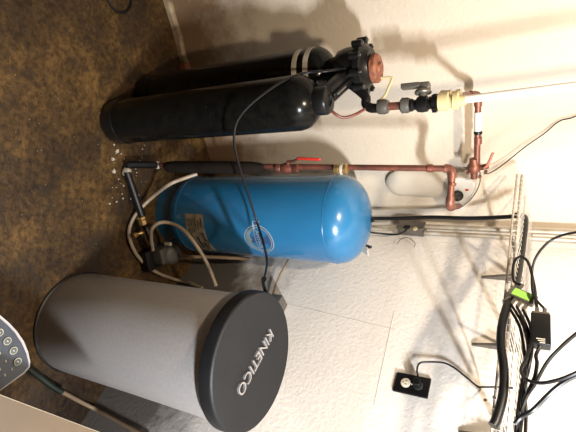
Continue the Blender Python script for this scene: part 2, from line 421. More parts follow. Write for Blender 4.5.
# ------------------------------------------------------------------ pressure tree on the left wall
def wl(ix, iy, o=.13): return at(ix, iy, 'l', o)
ps = thing('pressure_switch', 'white rounded pressure switch cover with a round gauge, below the copper tee', 'pressure switch', wl(465, 188, .1))
wc = wl(465, 187, .06)
poly = [wl(x, y, .03) for x, y in ((455, 176), (458, 171), (470, 172), (477, 176), (478, 182), (475, 190), (470, 198), (464, 203), (456, 204), (453, 198))]
sw = MB().prism(poly, nL*.075).build('switch_cover', M_white, ps, smooth=False)
bv = sw.modifiers.new('bevel', 'BEVEL'); bv.width = .008; bv.segments = 3
gc = wl(457.5, 195, .108)
gn = (nL + V((0, 0, .25))).normalized()
g = MB().lathe(gc, gn, [(.019, 0), (.022, .002), (.022, .014), (.019, .016), (.019, .012)], 28).build('gauge_case', M_bplas, ps)
MB().lathe(gc + gn*.011, gn, [(.0185, 0), (.0185, .001)], 28).build('gauge_dial', M_steel, g)
ndl = MB().tube([gc + gn*.0135 + V((.004, 0, -.006)), gc + gn*.0135 + V((-.006, 0, .009))], .001, 6, smooth=False).build('needle', M_ink, g)
MB().box(wl(467, 190, .107), .007, .003, .012, (dL, nL, V((0, 0, 1)))).build('red_mark', M_red, ps)
MB().tube([wl(480, 172, .12), wl(480, 182, .12), wl(476, 192, .12), wl(470, 200, .12), wl(463, 206, .12), wl(458, 207, .1)], .0022, 8).build('capillary_tube', M_dsteel, ps)
tr = thing('boiler_drain', 'copper tee and drain tap with a pinkish lever, above the white gauge cover', 'tap', wl(475, 168))
tm = MB().lathe(wl(474, 158), wl(474, 177)-wl(474, 158), [(.012, 0), (.017, .003), (.018, .02), (.024, .028), (.026, .04), (.022, .055), (.014, .06), (.013, .085)], 20)
tm.build('tee_body', M_cop, tr)
MB().tube([wl(463, 168, .13), wl(474, 168, .13)], .005, 10, smooth=False).build('side_nipple', M_dsteel, tr)
MB().cyl(wl(474, 169, .13), wl(488, 166, .14), .011).build('tap_spout', M_cop, tr)
lv = MB(); lv.tube([wl(484, 168, .15), wl(488, 164, .16), wl(493, 153, .165)], .0055, 10); lv.build('tap_lever', mat('pink_lever', (.55, .2, .14), .5), tr)
for k_, (x, y) in enumerate(((468, 172), (480, 176), (486, 171))):
    MB().lathe(wl(x, y, .15), nL, [(.006, 0), (.007, .002), (.007, .012), (.005, .014)], 6).build('nut', M_copd, tr)
# wire leaving to the right
one('thin_wire', MB().tube(path((484, 174, 'l', .1), (492, 172, 'l', .06), (505, 163, 'l', .04), (525, 147, 'l', .03), (545, 133, 'l', .02), (560, 121, 'l', .015), (590, 108, 'l', .015)) + [L(.75, .015, 2.1), L(.78, .015, CH-.004)], .0022, 6), M_bplas,
    'thin black wire running from the copper tee to the upper right edge', 'wire')
# pale canister between copper pipe and wall
ca = MB(); c0, c1 = wl(383, 187, .075), wl(446, 189, .075); lc = (c1-c0).length
ca.lathe(c0, c1-c0, [(.01, 0), (.028, .006), (.046, .022), (.058, .045), (.062, .07), (.062, lc-.012), (.059, lc-.004), (.05, lc)], 36)
for i_, v_ in enumerate(ca.v):
    d0 = (v_-CN).dot(nL); ca.v[i_] = v_ + nL*((d0-.075)*.3 - (d0-.075) - .054)
one('wall_canister', ca, M_pale, 'pale round-bottomed canister mounted on the wall behind the copper pipe', 'canister')

# ------------------------------------------------------------------ copper supply pipe beside blue tank
def sp(ix, iy): 
    t = (ix-160)/(445-160); return at(ix, iy, 'y', 1.515+.13*t)
su = thing('copper_supply_pipe', 'long tarnished copper pipe standing left of the blue tank, with foam sleeve and elbow', 'pipe', sp(170, 166))
MB().cyl(sp(160, 165), sp(446, 168.5), .0112).build('pipe_length', M_copd, su)
fm = MB(); a_, b_ = sp(166, 166.8), sp(264, 168); lf = (b_-a_).length
fm.lathe(a_, b_-a_, [(.018, 0), (.024, .01), (.027, .05), (.027, lf-.06), (.022, lf-.02), (.015, lf)], 20); fm.build('foam_sleeve', M_foam, su)
MB().tube([sp(444, 168.4), sp(449, 169), at(451.5, 172, 'y', 1.648), at(452, 178, 'y', 1.65)], .0155, 16).build('elbow', M_cop, su)
MB().cyl(at(452, 176, 'y', 1.65), at(450, 203, 'y', 1.66), .0118).build('pipe_length', M_cop, su)
MB().cyl(at(452, 183, 'y', 1.65), at(452, 186, 'y', 1.65), .0145).build('collar', M_cop, su)
MB().tube([at(450.5, 197, 'y', 1.66), at(450, 204, 'y', 1.665), at(450.5, 207, 'y', 1.69), at(452, 207, 'y', 1.74)], .0155, 14).build('elbow', M_cop, su)
MB().tube([at(452, 207, 'y', 1.73), at(457, 206.5, 'y', 1.85), wl(459, 206, .1)], .0115, 12).build('pipe_length', M_copd, su)
MB().lathe(sp(334, 169), sp(348, 169.3)-sp(334, 169), [(.014, 0), (.02, .003), (.021, .02), (.017, .024), (.017, .034), (.022, .037), (.022, .05), (.015, .055)], 8).build('union', M_brass, su)
MB().cyl(sp(340.5, 169), sp(343.5, 169), .0225).build('white_tape_wrap', M_tape, su)
MB().cyl(sp(427, 168.3), sp(433, 168.3), .0145).build('coupling', M_copd, su)
bv_ = thing('ball_valve', 'tarnished brass ball valve with a red lever, beside the blue tank', 'valve', sp(287, 168))
a_, b_ = sp(276, 168), sp(298, 168.3); lf = (b_-a_).length
MB().lathe(a_, b_-a_, [(.013, 0), (.018, .002), (.018, lf*.2), (.015, lf*.24), (.022, lf*.4), (.023, lf*.55), (.016, lf*.76), (.018, lf*.8), (.018, lf), (.013, lf+.002)], 14).build('valve_body', M_copd, bv_)
q0 = sp(287, 168); q1 = at(288, 162, 'y', 1.55)
MB().cyl(q0, q1, .009).build('valve_stem', M_copd, bv_)
lvp = [at(287, 162, 'y', 1.55), at(294, 161, 'y', 1.55), at(299, 158.5, 'y', 1.55), at(319, 159.5, 'y', 1.55)]
MB().tube(lvp[:3], .006, 10).build('lever_arm', M_copd, bv_)
ll = MB(); d_ = (lvp[3]-lvp[2]).normalized(); ll.box((lvp[2]+lvp[3])/2, .010, .020, (lvp[3]-lvp[2]).length+.012, (*frame(d_), d_), .004); ll.build('red_grip', M_red, bv_)

# low black hose pieces in front of the tank
lh = thing('floor_manifold', 'black pipe tee with brass fittings lying on the floor in front of the blue tank', 'pipe fitting', at(128, 170, 'z', 0))
MB().cyl(at(126, 164.5, 'z', .04), at(157, 165, 'z', .07), .0165).build('black_pipe', M_rub, lh)
MB().cyl(at(156, 165, 'z', .07), at(158.5, 165, 'z', .073), .0185).build('white_collar', M_tape, lh)
MB().tube([at(158, 165, 'z', .073), at(163, 165.5, 'z', .1), sp(168, 166)], .0135, 12).build('copper_stub', M_cop, lh)
MB().cyl(at(127, 172, 'z', .035), at(143, 219, 'z', .06), .016).build('black_pipe', M_rub, lh)
MB().lathe(at(124.5, 171, 'z', .03), at(130, 173, 'z', .03)-at(124.5, 171, 'z', .03), [(.012, 0), (.02, .003), (.02, .02), (.012, .024)], 12).build('white_fitting', M_tape, lh)
MB().lathe(at(141, 216, 'z', .06), at(144, 226, 'z', .06)-at(141, 216, 'z', .06), [(.012, 0), (.021, .003), (.021, .012), (.016, .016), (.02, .02), (.02, .04), (.01, .045)], 8).build('brass_fitting', M_brass, lh)
MB().tube(path((144, 225, 'z', .06), (147, 230, 'z', .07), (150, 238, 'z', .08), (155, 246, 'z', .09)), .013, 12).build('black_elbow', M_rub, lh)
MB().lathe(at(133, 236, 'z', .06), at(146, 231, 'z', .07)-at(133, 236, 'z', .06), [(.008, 0), (.012, .002), (.012, .018), (.008, .022), (.008, .036), (.011, .04), (.011, .055)], 8).build('brass_fitting', M_brass, lh)
pu = thing('transfer_pump', 'small grey motor block with a round pale face, on the floor beside the blue tank', 'pump', at(165, 258, 'z', 0))
pc = at(165, 254, 'z', .09)
pu_ax = (V((.35, -.94, 0)).normalized(),)
e1_ = V((.94, .35, 0)).normalized(); e2_ = V((-.35, .94, 0)).normalized()
MB().box(pc + V((0, 0, -.03)), .075, .085, .10, (e1_, e2_, V((0, 0, 1))), .008).build('motor_block', M_gray, pu)
MB().lathe(pc + V((0, .03, -.005)) , V((0.1, -.3, 1)), [(.02, 0), (.042, .004), (.045, .02), (.045, .035), (.036, .045), (.02, .048)], 24).build('round_cover', M_gray, pu)
MB().box(pc + V((.02, -.02, -.058)), .10, .12, .05, (e1_, e2_, V((0, 0, 1))), .006).build('base_plate', M_bplas, pu)
MB().cyl(pc + V((-.05, -.01, .01)), pc + V((-.05, -.01, .045)), .009).build('hose_barb', M_tape, pu)
# hoses
def hz(q): return [at(*p) for p in q]
h1 = MB().tube(hz([(197, 174, 'y', 1.555), (185, 178, 'y', 1.52), (170, 184, 'y', 1.47), (155, 195, 'z', .10), (142, 207, 'z', .05), (133, 219, 'z', .025), (129, 232, 'z', .02), (132, 246, 'z', .02), (141, 260, 'z', .02), (156, 272, 'z', .025)]) + [max((at(x, y, 'r', .03), at(x, y, 'z', .014)), key=lambda q: q.z) for x, y in ((174, 279), (190, 283), (202, 288))], .0085, 10)
one('clear_hose', h1, M_hose, 'long pale hose curving across the floor from the foam-sleeved pipe to the grey tank', 'hose')
h2 = MB().tube(hz([(153, 250, 'z', .09), (151, 238, 'z', .12), (152, 229, 'z', .15), (159, 223, 'z', .18), (170, 223, 'y', 1.49), (182, 229, 'y', 1.50), (193, 241, 'y', 1.51), (203, 256, 'y', 1.55), (210, 270, 'y', 1.60), (216, 286, 'y', 1.62)]), .0085, 10)
one('clear_hose', h2, M_hose, 'pale hose arching out of the grey pump block, in front of the blue tank', 'hose')
h3 = MB().tube(hz([(166, 262, 'z', .07), (175, 258, 'z', .10), (190, 257, 'y', 1.60), (210, 257, 'y', 1.66), (232, 258, 'y', 1.72), (250, 259, 'y', 1.80)]), .0085, 10)
one('tan_hose', h3, M_tan, 'tan hose rising from the pump along the underside edge of the blue tank', 'hose')

# ------------------------------------------------------------------ blue pressure tank
BC = V((.005, 1.749, 0)); BR = .186
bt = thing('pressure_tank', 'large blue enamelled well pressure tank standing in the corner', 'pressure tank', BC)
bp_ = [(BR*.84, 0), (BR*.86, .002), (BR*.86, .09), (BR*.90, .10), (BR*.985, .125), (BR, .15), (BR, .152)]
bp_ += [(BR, .5), (BR, .912)]
for i in range(1, 15):
    a = PI/2*i/14; bp_.append((BR*math.cos(a)**.82 if i < 14 else .002, .912+.116*math.sin(a)))
MB().lathe(BC, (0, 0, 1), bp_, 72).build('tank_shell', M_blue, bt)
for z in (.155, .912): MB().torus(BC + V((0, 0, z)), (0, 0, 1), BR, .0018, 72, 6).build('weld_seam', M_blue, bt)
va = at(370, 220, 'z', 1.02)
MB().lathe(va + V((0, 0, -.012)), (0, 0, 1), [(.013, 0), (.013, .014), (.009, .018), (.009, .028), (.004, .03)], 14).build('air_valve_cap', M_bplas, bt)
tg = at(366, 247, 'z', .96)
MB().box(at(364.5, 250.5, 'z', .975), .026, .003, .06, (V((.9, .4, 0)).normalized(), V((-.3, .6, .7)).normalized(), V((.28, -.6, .74)).normalized())).build('white_tag', M_white, bt)
sv = MB(); sv.tube([at(362, 244, 'z', .94), at(369, 246.5, 'z', .965)], .006, 10, smooth=False)
sv.box(at(370, 247, 'z', .968), .012, .028, .008); sv.build('side_valve', M_rub, bt)

def on_cyl(c, r, ix, iy):
    """where the sight line through a pixel meets a standing cylinder -> angle, z"""
    d = ray(ix, iy); ox = EYE.x-c.x; oy = EYE.y-c.y
    A = d.x**2+d.y**2; B = 2*(ox*d.x+oy*d.y); Cc = ox*ox+oy*oy-r*r
    t = (-B-math.sqrt(max(B*B-4*A*Cc, 0)))/(2*A); p = EYE+d*t
    return math.atan2(p.y-c.y, p.x-c.x), p.z
def wrap(c, r, a0, z0, uvs, fs, mb, th=.0012):
    """flat outline points (u along the girth, v up, metres) bent onto the cylinder"""
    vs = []
    for rr in (r+.0003, r+th):
        for u, v in uvs:
            a = a0+u/r; vs.append(V((c.x+rr*math.cos(a), c.y+rr*math.sin(a), z0+v)))
    n = len(uvs); ff = [f for f in fs] + [tuple(i+n for i in f) for f in fs]
    mb.add(vs, ff); return mb
def disc_strip(pts_out, pts_in=None):
    n = len(pts_out)
    if pts_in is None:
        cx = sum(p[0] for p in pts_out)/n; cy = sum(p[1] for p in pts_out)/n
        return pts_out+[(cx, cy)], [(i, (i+1) % n, n) for i in range(n)]
    return pts_out+pts_in, [(i, (i+1) % n, n+(i+1) % n, n+i) for i in range(n)]
ac, zc = on_cyl(BC, BR, 259, 240)
def ell(rx, ry, cx=0, cy=0, n=36): return [(cx+rx*math.cos(2*PI*i/n), cy+ry*math.sin(2*PI*i/n)) for i in range(n)]
cr_ = thing('x', 'x', 'x'); bpy.data.objects.remove(cr_)
bd = MB(); wrap(BC, BR, ac, zc, *disc_strip(ell(.066, .068)), bd, .0006); em = bd.build('emblem', M_decalb, bt)
rg = MB(); wrap(BC, BR, ac, zc, *disc_strip(ell(.070, .072), ell(.065, .067)), rg, .0014)
wrap(BC, BR, ac, zc, *disc_strip(ell(.060, .062), ell(.057, .059)), rg, .0014); rg.build('emblem_ring', M_decal, em)
# pale segment on the lower half
cp_ = [(.056*math.cos(a), .058*math.sin(a)) for a in [PI*1.03+i*(PI*.94)/20 for i in range(21)]]
sg = MB(); wrap(BC, BR, ac, zc, *disc_strip(cp_), sg, .001); sg.build('emblem_fill', mat('grey_decal', (.13, .19, .2), .5), em)
# band with lettering across the emblem
def text_mesh(txt, size):
    cu = bpy.data.curves.new('lettering', 'FONT'); cu.body = txt; cu.size = size; cu.align_x = 'CENTER'; cu.align_y = 'CENTER'; cu.resolution_u = 3
    o = bpy.data.objects.new('lettering', cu); COL.objects.link(o); bpy.context.view_layer.update()
    me = bpy.data.meshes.new_from_object(o.evaluated_get(bpy.context.evaluated_depsgraph_get()))
    vs = [(v.co.x, v.co.y) for v in me.vertices]; fs = [tuple(p.vertices) for p in me.polygons]
    bpy.data.objects.remove(o); bpy.data.curves.remove(cu); bpy.data.meshes.remove(me); return vs, fs
def bandq(w, h, n=14): 
    o = []
    for i in range(n+1): o.append((-w/2+w*i/n, -h/2))
    for i in range(n+1): o.append((w/2-w*i/n, h/2))
    return o
wb = MB(); wrap(BC, BR, ac, zc, *disc_strip(bandq(.172, .034)), wb, .0018); wb.build('emblem_band_edge', M_decal, em)
wb = MB(); wrap(BC, BR, ac, zc, *disc_strip(bandq(.166, .028)), wb, .0024); wb.build('emblem_band', M_decalb, em)
tv, tf = text_mesh('AMTROL', .023)
wt = MB(); wrap(BC, BR, ac, zc, tv, tf, wt, .0032); wt.build('lettering', M_decal, em, smooth=False)
# sticker
a0, z0 = on_cyl(BC, BR, 194, 214); a1, z1 = on_cyl(BC, BR, 206, 250)
_, zb = on_cyl(BC, BR, 185, 214); _, zt = on_cyl(BC, BR, 203, 214)
st = MB(); cyl_patch(st, BC, BR, a0, a1, zb, zt, 20, .001); sk = st.build('paper_label', M_label, bt)
pr = MB()
for i, (u, w, z, hh) in enumerate([(.08, .2, .86, .05), (.4, .22, .84, .07), (.5, .35, .5, .09), (.1, .25, .55, .03), (.1, .3, .45, .03), (.1, .3, .35, .03), (.65, .25, .75, .03), (.65, .25, .68, .03), (.7, .2, .3, .03), (.12, .22, .7, .03), (.12, .7, .15, .02), (.12, .7, .22, .02)]):
    cyl_patch(pr, BC, BR, a0+(a1-a0)*u, a0+(a1-a0)*(u+w), zb+(zt-zb)*(z-hh/2), zb+(zt-zb)*(z+hh/2), 6, .0016)
pr.build('printed_marks', M_ink, sk)

# ------------------------------------------------------------------ grey brine tank
GC = V((.466, 1.206, 0)); GR = .203
gt = thing('brine_tank', 'large grey plastic brine drum with a charcoal lid and raised silver lettering', 'brine tank', GC)
gp = [(GR*.9, 0), (GR*.96, .004), (GR*.975, .012), (GR*.975, .03), (GR*.985, .036)]
gp += [(GR*.985, .4), (GR*1.0, .80), (GR*1.0, .835)]
MB().lathe(GC, (0, 0, 1), gp, 96).build('drum_body', M_grey, gt)
MB().lathe(GC, (0, 0, 1), [(GR*.9, 0), (GR+.001, .003), (GR+.002, .010), (GR*.98, .014)], 96).build('base_rim', M_rub, gt)
LR = .221; LZ = .864
lid = MB().lathe(GC, (0, 0, 1), [(LR-.012, LZ-.048), (LR-.003, LZ-.048), (LR, LZ-.045), (LR, LZ-.008), (LR-.002, LZ-.003), (LR-.007, LZ), (LR-.014, LZ-.001), (.02, LZ-.001)], 96).build('lid', M_lid, gt)
ka = at(270.5, 331.5, 'z', LZ); ob = at(238, 393, 'z', LZ)
td = (ob-ka); tl = td.length*1.0; td = td.normalized(); tu = V((0, 0, 1)).cross(td)
tv, tf = text_mesh('KINETICO', .1)
mx = max(v[0] for v in tv)-min(v[0] for v in tv); my = max(v[1] for v in tv)-min(v[1] for v in tv)
sx = tl/mx; sy = .040/my; mid = (ka+ob)/2
lm = MB(); n = len(tv); lv_ = []
for hgt in (-.001, .006):
    for x, y in tv: lv_.append(mid + td*(x*sx) + tu*(y*sy) + V((0, 0, hgt)))
edges = {}
for f in tf:
    for i in range(len(f)):
        e = (f[i], f[(i+1) % len(f)]); edges[tuple(sorted(e))] = edges.get(tuple(sorted(e)), 0)+1
ff = [f for f in tf] + [tuple(i+n for i in f) for f in tf] + [(a, b, b+n, a+n) for (a, b), c in edges.items() if c == 1]
lm.add(lv_, ff).build('lettering', M_chrome, lid, smooth=False)
MB().tube([at(266, 291, 'z', .845), at(265, 287, 'z', .85), at(264, 283, 'z', .87), at(264, 279, 'z', .90)], .0085, 12).build('brine_line_elbow', M_bplas, gt)
# brine line from the valve head, drooping in front of both tanks
bl = MB().tube(hz([(346, 68, 'y', 1.44), (328, 71, 'y', 1.36), (305, 73, 'y', 1.33), (285, 80, 'y', 1.26), (262, 95, 'y', 1.21), (245, 110, 'y', 1.19), (236, 124, 'y', 1.19), (234, 140, 'y', 1.2), (237, 158, 'y', 1.25), (243, 178, 'y', 1.33), (250, 200, 'y', 1.40), (257, 222, 'y', 1.44), (264, 245, 'y', 1.42), (267, 262, 'y', 1.39), (264, 280, 'z', .89)]), .0042, 8)
one('brine_line', bl, M_rub, 'thin black tube drooping from the valve head across the blue tank to the charcoal lid', 'hose')
# brown cable and wall box behind the lid
one('brown_cable', MB().tube(hz([(290, 256, 'y', 1.9), (287, 262, 'r', .06), (281, 273, 'r', .05), (276, 284, 'r', .04), (272, 296, 'r', .04), (262, 304, 'r', .04)]), .005, 8), M_tan, 'thin brown cable on the wall between the blue tank and the charcoal lid', 'cable')
wbx = at(277, 306, 'r', .04)
wb_ = MB().box(wbx, .075, .07, .05, (dR, nR, V((0, 0, 1))), .004)
one('wall_box', wb_, M_steel, 'small grey metal box on the wall just behind the charcoal lid', 'box')

# red-brown hose and cream wire at the head
one('red_hose', MB().tube(hz([(328, 106, 'y', 1.40), (334, 113, 'y', 1.40), (343, 117.5, 'y', 1.42), (354, 115, 'y', 1.44), (365, 109, 'y', 1.47)]), .0052, 10), M_rednose, 'short red-brown hose looping beneath the valve head', 'hose')
one('cream_tube', MB().tube(hz([(376, 78, 'y', 1.52), (384, 78, 'y', 1.52), (390, 77.5, 'y', 1.52), (392, 79, 'y', 1.52), (388, 89, 'y', 1.51), (384, 97, 'y', 1.5), (377, 102, 'y', 1.49)]), .0048, 10), M_cream, 'bent cream tube looping beside the rusty cap', 'tube')

# ------------------------------------------------------------------ corner conduits
def w(ix, iy, o): return at(ix, iy, 'r', o)
for k_, (ya, yb, r0, x0, lab) in enumerate(((226.5, 233, .011, 424, 'upper galvanised conduit in the corner, nearer the black riser hose'), (232.5, 240.5, .009, 424, 'lower galvanised conduit in the corner, farther from the black riser hose'))):
    a = w(x0, ya, .04); b = w(600, yb + (yb-ya)/152*24, .03); b = a + (b-a)*((CH-.003-a.z)/(b.z-a.z))
    one('conduit', MB().cyl(a, b, r0, 14), M_galv, lab, 'conduit', 'corner conduits')
jb = thing('junction_box', 'grey metal junction box with a round screw, in the corner above the blue tank', 'junction box', w(412, 228, .03))
d_ = (w(428, 229.5, .04)-w(400, 227, .04)).normalized(); sd = nR; cr3 = d_.cross(sd)
MB().box(w(412, 228, .035), (w(427, 228, .04)-w(400, 228, .04)).length, .05, .052, (d_, sd, cr3), .004).build('box_body', M_steel, jb)
MB().lathe(w(415, 229, .058), nR, [(.011, 0), (.012, .003), (.009, .006), (.002, .007)], 18).build('round_screw', M_cream, jb)
MB().box(w(407, 227, .06), .026, .006, .02, (d_, sd, cr3)).build('black_plug', M_bplas, jb)
one('metal_conduit', MB().cyl(w(350, 228, .045), w(402, 227.5, .04), .0135, 16), M_galv, 'short metal conduit between the blue tank and the junction box', 'conduit')
one('black_cord', MB().tube(hz([(368, 232, 'r', .1), (380, 233.5, 'r', .07), (396, 234.5, 'r', .06), (404, 232, 'r', .065), (407, 228, 'r', .065)]), .0045, 8), M_rub, 'short black cord plugged into the junction box', 'cord')
one('loose_wire', MB().tube(hz([(397, 244, 'r', .02), (401, 239, 'r', .035), (407, 237.5, 'r', .035), (412, 240, 'r', .03), (415, 243.5, 'r', .02), (414.5, 247, 'r', .015)]), .0016, 6), M_copd, 'short loose brown wire curling off the wall below the junction box', 'wire')
# riser hose, then along the shelf
rh = MB().tube(hz([(355, 219, 'r', .12), (373, 218.5, 'r', .10), (400, 218.3, 'r', .10), (430, 217.2, 'r', .10), (470, 218.2, 'r', .12), (505, 217, 'r', .16), (519, 215.5, 'r', .19)]), .0085, 12)
one('riser_hose', rh, M_rub, 'straight black hose rising in the corner from behind the blue tank to the shelf', 'hose')
sh = MB().tube(hz([(516, 215.5, 'r', .19), (523, 216.5, 'r', .2), (525, 222, 'r', .21), (523, 240, 'r', .22), (520, 262, 'r', .24), (516, 285, 'r', .28), (508, 303, 'r', .33), (502, 325, 'r', .345), (501, 345, 'r', .345), (504, 370, 'r', .345), (503, 395, 'r', .345), (497, 418, 'r', .345), (493, 426, 'r', .345)]), [.012]*3+[.0115]*5, 14)
one('corrugated_hose', sh, M_rub, 'thick black hose lying along the wire shelf and sagging over its front', 'hose')

# ------------------------------------------------------------------ wire shelf
ws = thing('wire_shelf', 'white coated wire shelf running along the wall at the right', 'shelf', R(.6, .15, 1.6))
ZS = 1.612
for (o_, z_, r0) in ((.012, ZS-.004, .0060), (.10, ZS-.015, .003), (.20, ZS-.027, .003), (.30, ZS-.038, .0055), (.305, ZS-.055, .0035)):
    MB().tube([R(.03, o_, z_), R(1.55, o_, z_)], r0, 8, smooth=False).build('rail', M_wire, ws)
cw = MB()
nW = 60
for i in range(nW):
    s_ = .035 + 1.5*i/(nW-1)
    MB().tube([R(s_, .008, ZS+.001), R(s_, .30, ZS-.033), R(s_, .309, ZS-.040), R(s_, .309, ZS-.057)], .0011, 5, smooth=False).build('cross_wire', M_wire, ws)
for s_ in (.295, .605, (at(460, 431, 'r', 0)-CN).dot(dR)):
    g_ = MB()
    g_.prism([R(s_, .002, 1.445), R(s_, .002, 1.585), R(s_, .034, 1.582), R(s_, .026, 1.52), R(s_, .006, 1.445)], dR*.010)
    g_.prism([R(s_, .002, 1.572), R(s_, .002, 1.590), R(s_, .27, 1.552), R(s_, .27, 1.548)], dR*.008)
    g_.build('bracket', M_dsteel, ws, smooth=False)

# splitter with coax
spx = thing('coax_splitter', 'small silver cable splitter with a green label, on the shelf edge', 'cable splitter', w(522, 297, .33))
c_ = w(522, 296.5, .335)
sa = (w(533, 301, .33)-w(511, 291.5, .33)).normalized(); sb = (nR - sa*nR.dot(sa)).normalized(); sc_ = sa.cross(sb)
MB().box(c_, .075, .018, .034, (sa, sb, sc_), .003).build('splitter_body', M_steel, spx)
MB().box(c_ + sb*.0095, .05, .002, .024, (sa, sb, sc_)).build('green_label', M_green, spx)
conn = []
for i in range(4):
    p = c_ + sa*(-.028+.017*i) + sc_*(.0)
    dn = sc_ if (sc_.dot(dR) > 0) else -sc_
    q = p + dn*.03
    cn = MB().cyl(p + dn*.016, q + dn*.010, .0052, 6).build('coax_connector', M_steel, spx)
    conn.append(q + dn*.01)
MB().cyl(c_ - sa*.018 - dn*.015, c_ - sa*.018 - dn*.04, .0052, 6).build('coax_connector', M_steel, spx)
amp = thing('signal_amplifier', 'small black box with a silver end and tiny print, beside the splitter', 'electronic box', w(540, 330, .35))
ac_ = w(540.5, 331, .36)
va_ = (w(540, 312, .35)-w(540, 348, .35)); hl = va_.length; va_.normalize(); vb_ = (nR - va_*nR.dot(va_)).normalized(); vc_ = va_.cross(vb_)
MB().box(ac_, hl*.84, .03, .046, (va_, vb_, vc_), .003).build('box_body', M_bplas, amp)
MB().box(ac_ + va_*(hl*.44), hl*.07, .026, .042, (va_, vb_, vc_), .002).build('silver_end', M_steel, amp)
pt = MB()
for i in range(3): pt.box(ac_ - va_*(hl*.3+i*.0055) + vb_*.0155 + vc_*(.002*i), .0022, .0008, .02-.004*i, (va_, vb_, vc_))
pt.build('tiny_print', M_tape, amp)
for dx in (-.008, .01): MB().cyl(ac_ + va_*(hl*.46) + vc_*dx, ac_ + va_*(hl*.46+.022) + vc_*dx, .0052, 6).build('coax_connector', M_steel, amp)
at1 = ac_ + va_*(hl*.46+.02) + vc_*(-.008); at2 = ac_ + va_*(hl*.46+.02) + vc_*.01
CB = 'black cables on the wire shelf'
def to_ceiling(pts):
    p, q = pts[-2], pts[-1]; d = (q-p).normalized(); e = q + d*.12 + V((0, 0, .08))
    return pts + [e, V((e.x+d.x*.1, e.y+d.y*.1, CH-.005))]
def cable(pts, r, lab):
    if abs(pts[-1].z-1.75) < .14 and len(pts) > 6 and pts[-1].z > 1.7: pts = to_ceiling(pts)
    one('coax_cable', MB().tube(pts, r, 8), M_rub, lab, 'cable', CB)
cable([c_ - sa*.018 - dn*.038, w(514, 281, .33), w(513, 268, .33), w(516, 259, .33), w(522, 257, .33), w(528, 262, .33), w(532, 275, .34), w(535, 290, .35), w(536, 302, .36), at1], .0042, 'black cable looping over the shelf from the splitter top to the amplifier')
cable([at2, w(533.5, 295, .36), w(532, 275, .36), w(534, 262, .38), w(540, 251, .40), w(550, 241, .42), w(563, 235, .44), w(580, 232, .46), w(600, 231, .46)], .0036, 'black cable arching from the amplifier up to the right picture edge')
ends = [[(519, 325), (524, 350), (526, 378), (524, 400), (521, 425), (519, 445)], [(523, 325), (528, 348), (524, 372), (520, 395), (517, 420), (515, 445)],
        [(526, 325), (531, 345), (529, 368), (524, 388), (526, 410), (525, 445)], [(530, 325), (532, 345), (530, 362), (522, 392), (518, 418), (522, 445)]]
labs = ['black coax cable leaving the splitter connector farthest from the amplifier', 'black coax cable leaving the second splitter connector from the shelf front', 'black coax cable leaving the third splitter connector from the shelf front', 'black coax cable leaving the splitter connector nearest the amplifier']
for i in range(4):
    cable([conn[i]] + [w(x, y, .335+.012*((i+k_) % 3)) for k_, (x, y) in enumerate(ends[i])], .0042, labs[i])
cable([w(531, 345, .36), w(526, 359, .37), w(521, 370, .38), w(526, 379, .40), w(540, 383, .42), w(558, 380, .44), w(576, 373, .46), w(600, 362, .48)], .0042, 'black cable curling under the amplifier, then out to the right edge')
cable([w(515, 424, .36), w(521, 417, .37), w(533, 410, .39), w(548, 395, .41), w(561, 384, .43), w(576, 376, .45), w(600, 368, .47)], .0052, 'thicker black cable rising from the shelf bottom to the right edge')
cable([w(521, 412, .36), w(527, 396, .37), w(535, 384, .38), w(546, 364, .40), w(558, 350, .42), w(576, 334, .44), w(600, 318, .46)], .0042, 'black cable slanting straight up from the cable bundle to the right edge')
cable([ac_ - va_*(hl*.4), w(536, 355, .36), w(537, 363, .37), w(535, 376, .375), w(530, 388, .37), w(524, 402, .36)], .0046, 'short black power lead hanging from the end of the amplifier')

# ------------------------------------------------------------------ outlet
oc = w(412, 385, .004)
ol = thing('wall_outlet', 'black electrical outlet plate with an ivory receptacle on the white wall', 'outlet', oc)
zz = V((0, 0, 1))
MB().box(oc, .072, .010, .118, (dR, nR, zz), .003).build('cover_plate', M_bplas, ol)
rc = MB().lathe(oc + zz*-.021 + nR*.004, nR, [(.0165, 0), (.0165, .004), (.015, .005)], 24).build('receptacle', M_ivory, ol)
for dx in (-.006, .006): MB().box(oc + zz*-.019 + nR*.0092 + dR*dx, .0022, .001, .008, (dR, nR, zz)).build('slot', M_ink, rc)
MB().lathe(oc + zz*-.029 + nR*.0086, nR, [(.002, 0), (.002, .001)], 8).build('slot', M_ink, rc)
MB().lathe(oc + zz*.021 + nR*.004, nR, [(.0165, 0), (.0165, .004), (.015, .005)], 24).build('receptacle', mat('dark_receptacle', (.03, .03, .03), .4), ol)
MB().cyl(oc + nR*.005, oc + nR*.007, .003).build('screw', M_tape, ol)
pg = thing('power_cord', 'black power cord from the outlet plug up to the wire shelf', 'cord', oc)
pc0 = oc + zz*.021 + nR*.009
MB().box(pc0 + nR*.014, .026, .028, .022, (dR, nR, zz), .004).build('plug', M_rub, pg)
MB().tube([pc0 + nR*.02, pc0 + nR*.026 - dR*.02, w(417, 371, .03), w(418.5, 364.5, .02), w(424, 362, .015), w(442, 362.5, .012), w(453, 367, .012), w(466, 377, .012), w(477, 386, .012), w(484, 387, .02), w(497, 387, .12), w(512, 388, .28)], .0032, 8).build('cord', M_rub, pg)

